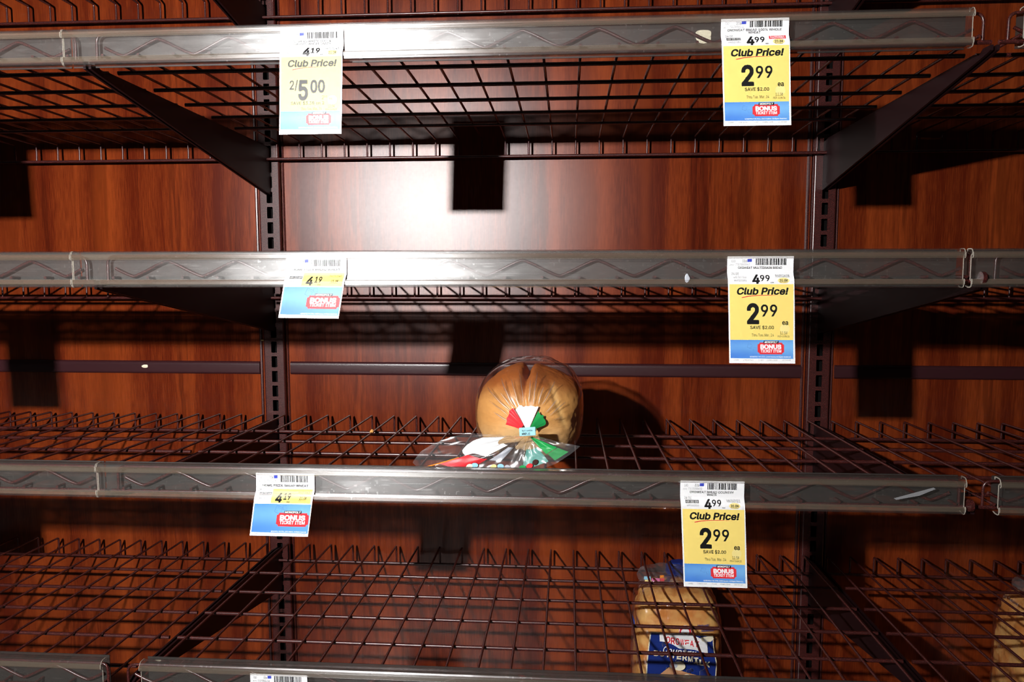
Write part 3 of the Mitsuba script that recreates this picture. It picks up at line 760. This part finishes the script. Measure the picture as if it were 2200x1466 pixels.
# ------------------------------------------------------------------ upright loaves on the base deck
def crust2(p, n, uv):
    x, y, z = p.x / IN, p.y / IN, p.z / IN
    t = fbm(x * .9, y * .9, z * 1.1) + .25 * (fbm(x * 5.0, y * 5.0, z * 5.0) - .5)
    return mix((.84, .48, .155), (.62, .225, .048), smoothstep(.30, .72, t))
scene['crust_tan'] = principled(proc(crust2), 0.6, 0.25)
def tall_loaf(center, half):
    v, f, n = superquad(center, half, 4.5, 5)
    d = v - np.asarray(center)
    top = half[2]
    g = .16 * np.exp(-((d[:, 2] - (top - 1.25)) / .16) ** 2) + .10 * np.exp(-((d[:, 2] - (top - 2.7)) / .16) ** 2)
    nz = (meshkit.fbm(v * .8, 3, 4) - .5) * .22
    return v + n * (nz - g)[:, None], f
def tall_bag(center, half, seed):
    v, f, n = superquad(center, np.asarray(half) + .10, 5.0, 6)
    d = v - np.asarray(center)
    w = (meshkit.fbm(v * np.array([2.2, 2.2, 1.1]), 3, seed) - .5) * .24 + np.sin(np.arctan2(d[:, 0], d[:, 2] - 9) * 60) * .02 * sstep(1.0, half[2], d[:, 2])
    return (v + n * w[:, None]) * IN, f
C2, H2 = np.array([26.70, -3.55, -28.22]), np.array([2.55, 2.25, 4.75])
loaf2 = thing('bread_loaf', 'bagged loaf with a blue label below the wires, under the country white tag', 'bread', 'bagged loaves')
v_, f_ = tall_loaf(C2, H2)
part(loaf2, 'crust', mikit.ply((v_ * IN, f_), 'crust_tan', smooth=True), 'pale brown crust')
bag2 = part(loaf2, 'bag', mikit.ply(tall_bag(C2, H2, 21), 'bag_film', smooth=True), 'clear plastic bag')
def front2(u, v, l):
    """Label surface: u inches right of the loaf's middle, v inches above its middle."""
    rx, rz = np.clip(np.abs(u) / (H2[0] + .1), 0, .97), np.clip(np.abs(v) / (H2[2] + .1), 0, .97)
    y = (H2[1] + .23) * (1 - np.clip(rx ** 5 + rz ** 5, 0, .98)) ** .2 + .03 * np.sin(u * 3 + v * 1.7) + .025 * np.sin(v * 4.1 - u)
    return np.stack([C2[0] + u, C2[1] - y - l, C2[2] + v], -1) * IN
lb = Sheet(lambda u, v, l: front2(u, -v, l))
L = lambda px, py: ((px - 640) / 196.5, (py - 0) * 0)   # unused guard
zz = lambda py: (py - 905) / 173.0 - 2.62                 # picture rows of the label to inches below the loaf's middle
xx = lambda px: (px - 640) / 192.0
P = lambda px, py: (xx(px), zz(py))
lb.on('label_border').poly([P(292, 900), P(300, 890), P(1010, 915), P(1020, 1030), P(1062, 1220), P(1055, 1500), P(1060, 2050), P(250, 2050), P(246, 1480), P(255, 1210), P(272, 1050)], 'cream', .010, seg=.3)
lb.on('blue_label').poly([P(304, 905), P(1000, 925), P(1008, 1040), P(1048, 1220), P(1040, 1500), P(1046, 2040), P(262, 2040), P(258, 1480), P(268, 1215), P(285, 1050)], 'deep_blue', .022, seg=.3)
lb.on('white_banner').poly([P(400, 985), P(395, 905), P(470, 895), P(610, 890), P(760, 900), P(860, 935), P(935, 950), P(950, 1100), P(870, 1085), P(800, 1065), P(620, 1050), P(550, 1010), P(470, 985)], 'white', .034, seg=.3)
lb.on('round_emblem').poly([P(690 + 72 * math.cos(a), 870 + 66 * math.sin(a)) for a in np.linspace(0, 6.28, 25)[:-1]], 'white', .036, seg=.3)
lb.poly(sg.Polygon([P(690 + 66 * math.cos(a), 872 + 58 * math.sin(a)) for a in np.linspace(0, 6.28, 25)[:-1]]).difference(sg.Polygon([P(692 + 44 * math.cos(a), 876 + 40 * math.sin(a)) for a in np.linspace(0, 6.28, 25)[:-1]])), 'red', .044, seg=.3)
lb.poly([P(690 + 24 * math.cos(a), 912 + 30 * math.sin(a)) for a in np.linspace(0, 6.28, 13)[:-1]], 'orange', .050, seg=.3)
lb.on('cream_scroll').poly([P(860, 925), P(1000, 915), P(1018, 945), P(980, 972), P(880, 965)], 'cream', .046, seg=.3)
def arc_text(s, x0, x1, y0, y1, sag, h, ink, bold, slant=0.0):
    n = len(s)
    for i, ch in enumerate(s):
        if ch != ' ':
            t = (i + .5) / n
            u, v = P(x0 + (x1 - x0) * i / n, y0 + (y1 - y0) * t + sag * 4 * t * (1 - t))
            lb.text(ch, u, v, h / 173.0, (x1 - x0) / n * .84 / 192.0, ink, bold, slant, lift=.055)
lb.on('brand_lettering')
arc_text('OROWEAT', 470, 850, 985, 1030, 8, 62, 'red', 1)
lb.on('script_lettering')
arc_text('Country', 432, 815, 1095, 1135, 0, 66, 'white', 1, .25)
lb.on('year_lettering')
arc_text('1932', 690, 800, 1105, 1105, 0, 26, 'white', 0)
lb.on('flavour_lettering')
arc_text('BUTTERMILK', 335, 985, 1140, 1255, -28, 56, 'cream', 2)
# picture of a cloth with a dish and a cup
lb.on('cloth_picture').poly([P(395, 1345), P(520, 1255), P(880, 1350), P(815, 1455)], 'tan', .034, seg=.3)
lb.on('butter_picture').poly([P(620 + 75 * math.cos(a), 1240 + 48 * math.sin(a)) for a in np.linspace(0, 6.28, 21)[:-1]] , 'cream', .044, seg=.3)
lb.on('dish_picture').poly([P(560 + 46 * math.cos(a), 1235 + 36 * math.sin(a)) for a in np.linspace(0, 6.28, 21)[:-1]], 'silver', .048, seg=.3)
lb.on('cup_picture').poly([P(715 + 40 * math.cos(a), 1352 + 32 * math.sin(a)) for a in np.linspace(0, 6.28, 21)[:-1]], 'cream', .044, seg=.3)
lb.poly([P(715 + 24 * math.cos(a), 1345 + 16 * math.sin(a)) for a in np.linspace(0, 6.28, 21)[:-1]], 'tan', .050, seg=.3)
for cx, cy in ((372, 1420), (616, 1448)):
    lb.on(f'red_tick' if cx < 500 else 'red_mark').poly([P(cx - 24, cy - 18), P(cx + 24, cy - 14), P(cx + 24, cy + 20), P(cx - 24, cy + 18)], 'red', .044, seg=.3)
for k, s in enumerate(('Made with', 'Real', 'Buttermilk')):
    lb.on('made_with_lettering').text(s, *P(825 + 22 * k, 815 + 26 * k), (22 if k != 1 else 34) / 173.0, (130 if k == 0 else 90 if k == 1 else 150) / 192.0, 'deep_blue', 1, .2, lift=.03)
lb.on('side_print').poly([P(100, 800), P(128, 850), P(132, 920), P(108, 920)], 'deep_blue', .01, seg=.3)
lb.build(bag2, {'deep_blue': ('blue_label', 'blue printed label'), 'cream': ('cream_print', 'cream border and lettering'), 'white': ('white_print', 'white banner and script'), 'red': ('red_print', 'red lettering'),
                'orange': ('wheat_print', 'small golden mark'), 'tan': ('cloth_print', 'printed picture of a cloth'), 'silver': ('dish_print', 'printed picture of a dish')})
# folded neck of its bag, with a bar of colour patches
def neck(cx, cy, cz, rx, ry, rz, seed, zmax):
    v, f, n = superquad((cx, cy, cz), (rx, ry, rz), 2.4, 5)
    v = v + n * ((meshkit.fbm(v * 2.2, 3, seed) - .5) * .30)[:, None]
    v[:, 2] = np.minimum(v[:, 2], zmax)
    return v * IN, f
nk = part(loaf2, 'bag_neck', mikit.ply(neck(26.3, -3.1, -23.12, 2.0, 1.5, .45, 5, -22.72), 'bag_film_thick', smooth=True), 'folded clear neck of the bag')
part(loaf2, 'neck_print', mikit.ply(neck(27.0, -1.75, -23.15, .72, .50, .55, 6, -22.68), 'ink_deep_blue', smooth=True), 'dark blue print on the gathered bag')
cols = [('sky_blue', 24.65, 25.05, .0), ('pale_yellow', 24.70, 25.10, -.22), ('pink', 25.12, 25.62, -.10), ('red', 25.64, 25.90, -.08), ('orange', 25.62, 25.86, .10)]
for ink, a, b, dz in cols:
    part(nk, 'colour_patch', mikit.ply(box(a, b, 4.20, 4.23, -22.98 + dz, -22.78 + dz), 'ink_' + ink), 'printed colour patch')

C3, H3 = np.array([49.35, -3.5, -28.32]), np.array([2.5, 2.25, 4.65])
loaf3 = thing('bread_loaf', 'bagged loaf with a white and orange label cut by the right edge of the picture', 'bread', 'bagged loaves')
v_, f_ = tall_loaf(C3, H3)
part(loaf3, 'crust', mikit.ply((v_ * IN, f_), 'crust_tan', smooth=True), 'pale brown crust')
bag3 = part(loaf3, 'bag', mikit.ply(tall_bag(C3, H3, 33), 'bag_film', smooth=True), 'clear plastic bag')
def front3(u, v, l):
    rx, rz = np.clip(np.abs(u) / (H3[0] + .1), 0, .97), np.clip(np.abs(v) / (H3[2] + .1), 0, .97)
    y = (H3[1] + .23) * (1 - np.clip(rx ** 5 + rz ** 5, 0, .98)) ** .2
    return np.stack([C3[0] + u, C3[1] - y - l, C3[2] + v], -1) * IN
l3 = Sheet(lambda u, v, l: front3(u, -v, l))
l3.poly([(-1.95, -1.9), (-1.45, -1.9), (-1.35, .55), (-1.80, .55)], 'white', .010, seg=.3)
l3.poly([(-1.78, -1.72), (-1.60, -1.74), (-1.62, -1.56), (-1.76, -1.50)], 'deep_blue', .02, seg=.3); l3.poly([(-1.74, -1.42), (-1.60, -1.46), (-1.62, -1.34), (-1.72, -1.28)], 'deep_blue', .02, seg=.3)
l3.poly([(-.95, -2.9), (1.9, -2.9), (1.9, 4.0), (-.95, 4.0)], 'orange', .010, seg=.3)
l3.poly([(-1.05, -3.1), (-.98, -3.1), (-.98, 4.0), (-1.05, 4.0)], 'cream', .012, seg=.3)
l3.build(bag3, {'white': ('white_label', 'white printed panel'), 'orange': ('orange_label', 'orange printed panel'), 'deep_blue': ('dark_mark', 'dark printed mark'), 'cream': ('cream_line', 'pale printed line')})
part(loaf3, 'bag_neck', mikit.ply(neck(48.9, -3.1, -23.2, 1.6, 1.2, .5, 9, -22.70), 'bag_film_thick', smooth=True), 'folded clear neck of the bag')

# ------------------------------------------------------------------ scraps and crumbs
def crumb(name, at, r, m, label, cat, seed, squash=(1, 1, 1)):
    v, f, n = superquad((0, 0, 0), (r, r, r), 2.0, 2)
    v = v * (0.75 + .6 * meshkit.noise(v / r * 1.3 + seed, seed))[:, None] * np.array(squash) + np.array(at)
    k = numbered(name)
    scene[k] = mikit.ply((v * IN, f), m, smooth=True)
    labels[k] = {'label': label, 'category': cat}
crumb('bread_crumb', (8.3, -6.74, -13.33), .11, 'crust_tan', 'small crumb resting on a wire left of the round loaf', 'crumb', 3)
crumb('paper_scrap', (-9.14, -.235, -10.37), .20, 'ink_cream', 'cream scrap stuck to the left joint strip', 'scrap', 5, (1.1, .12, .55))
crumb('paper_scrap', (25.1, -19.47, 5.33), .34, 'ink_cream', 'pale scrap behind the wave wire near the whole wheat tag', 'scrap', 7, (1.0, .05, .75))
crumb('paper_scrap', (-.76, -.20, -8.55), .10, 'ink_pale_yellow', 'tiny yellow scrap on the edge of the left upright', 'scrap', 9, (1.6, .3, .4))
crumb('plastic_scrap', (24.55, -20.13, -4.15), .15, 'ink_silver', 'torn bit of clear tape on the rail beside the multigrain tag', 'scrap', 11, (.7, .12, 1.1))
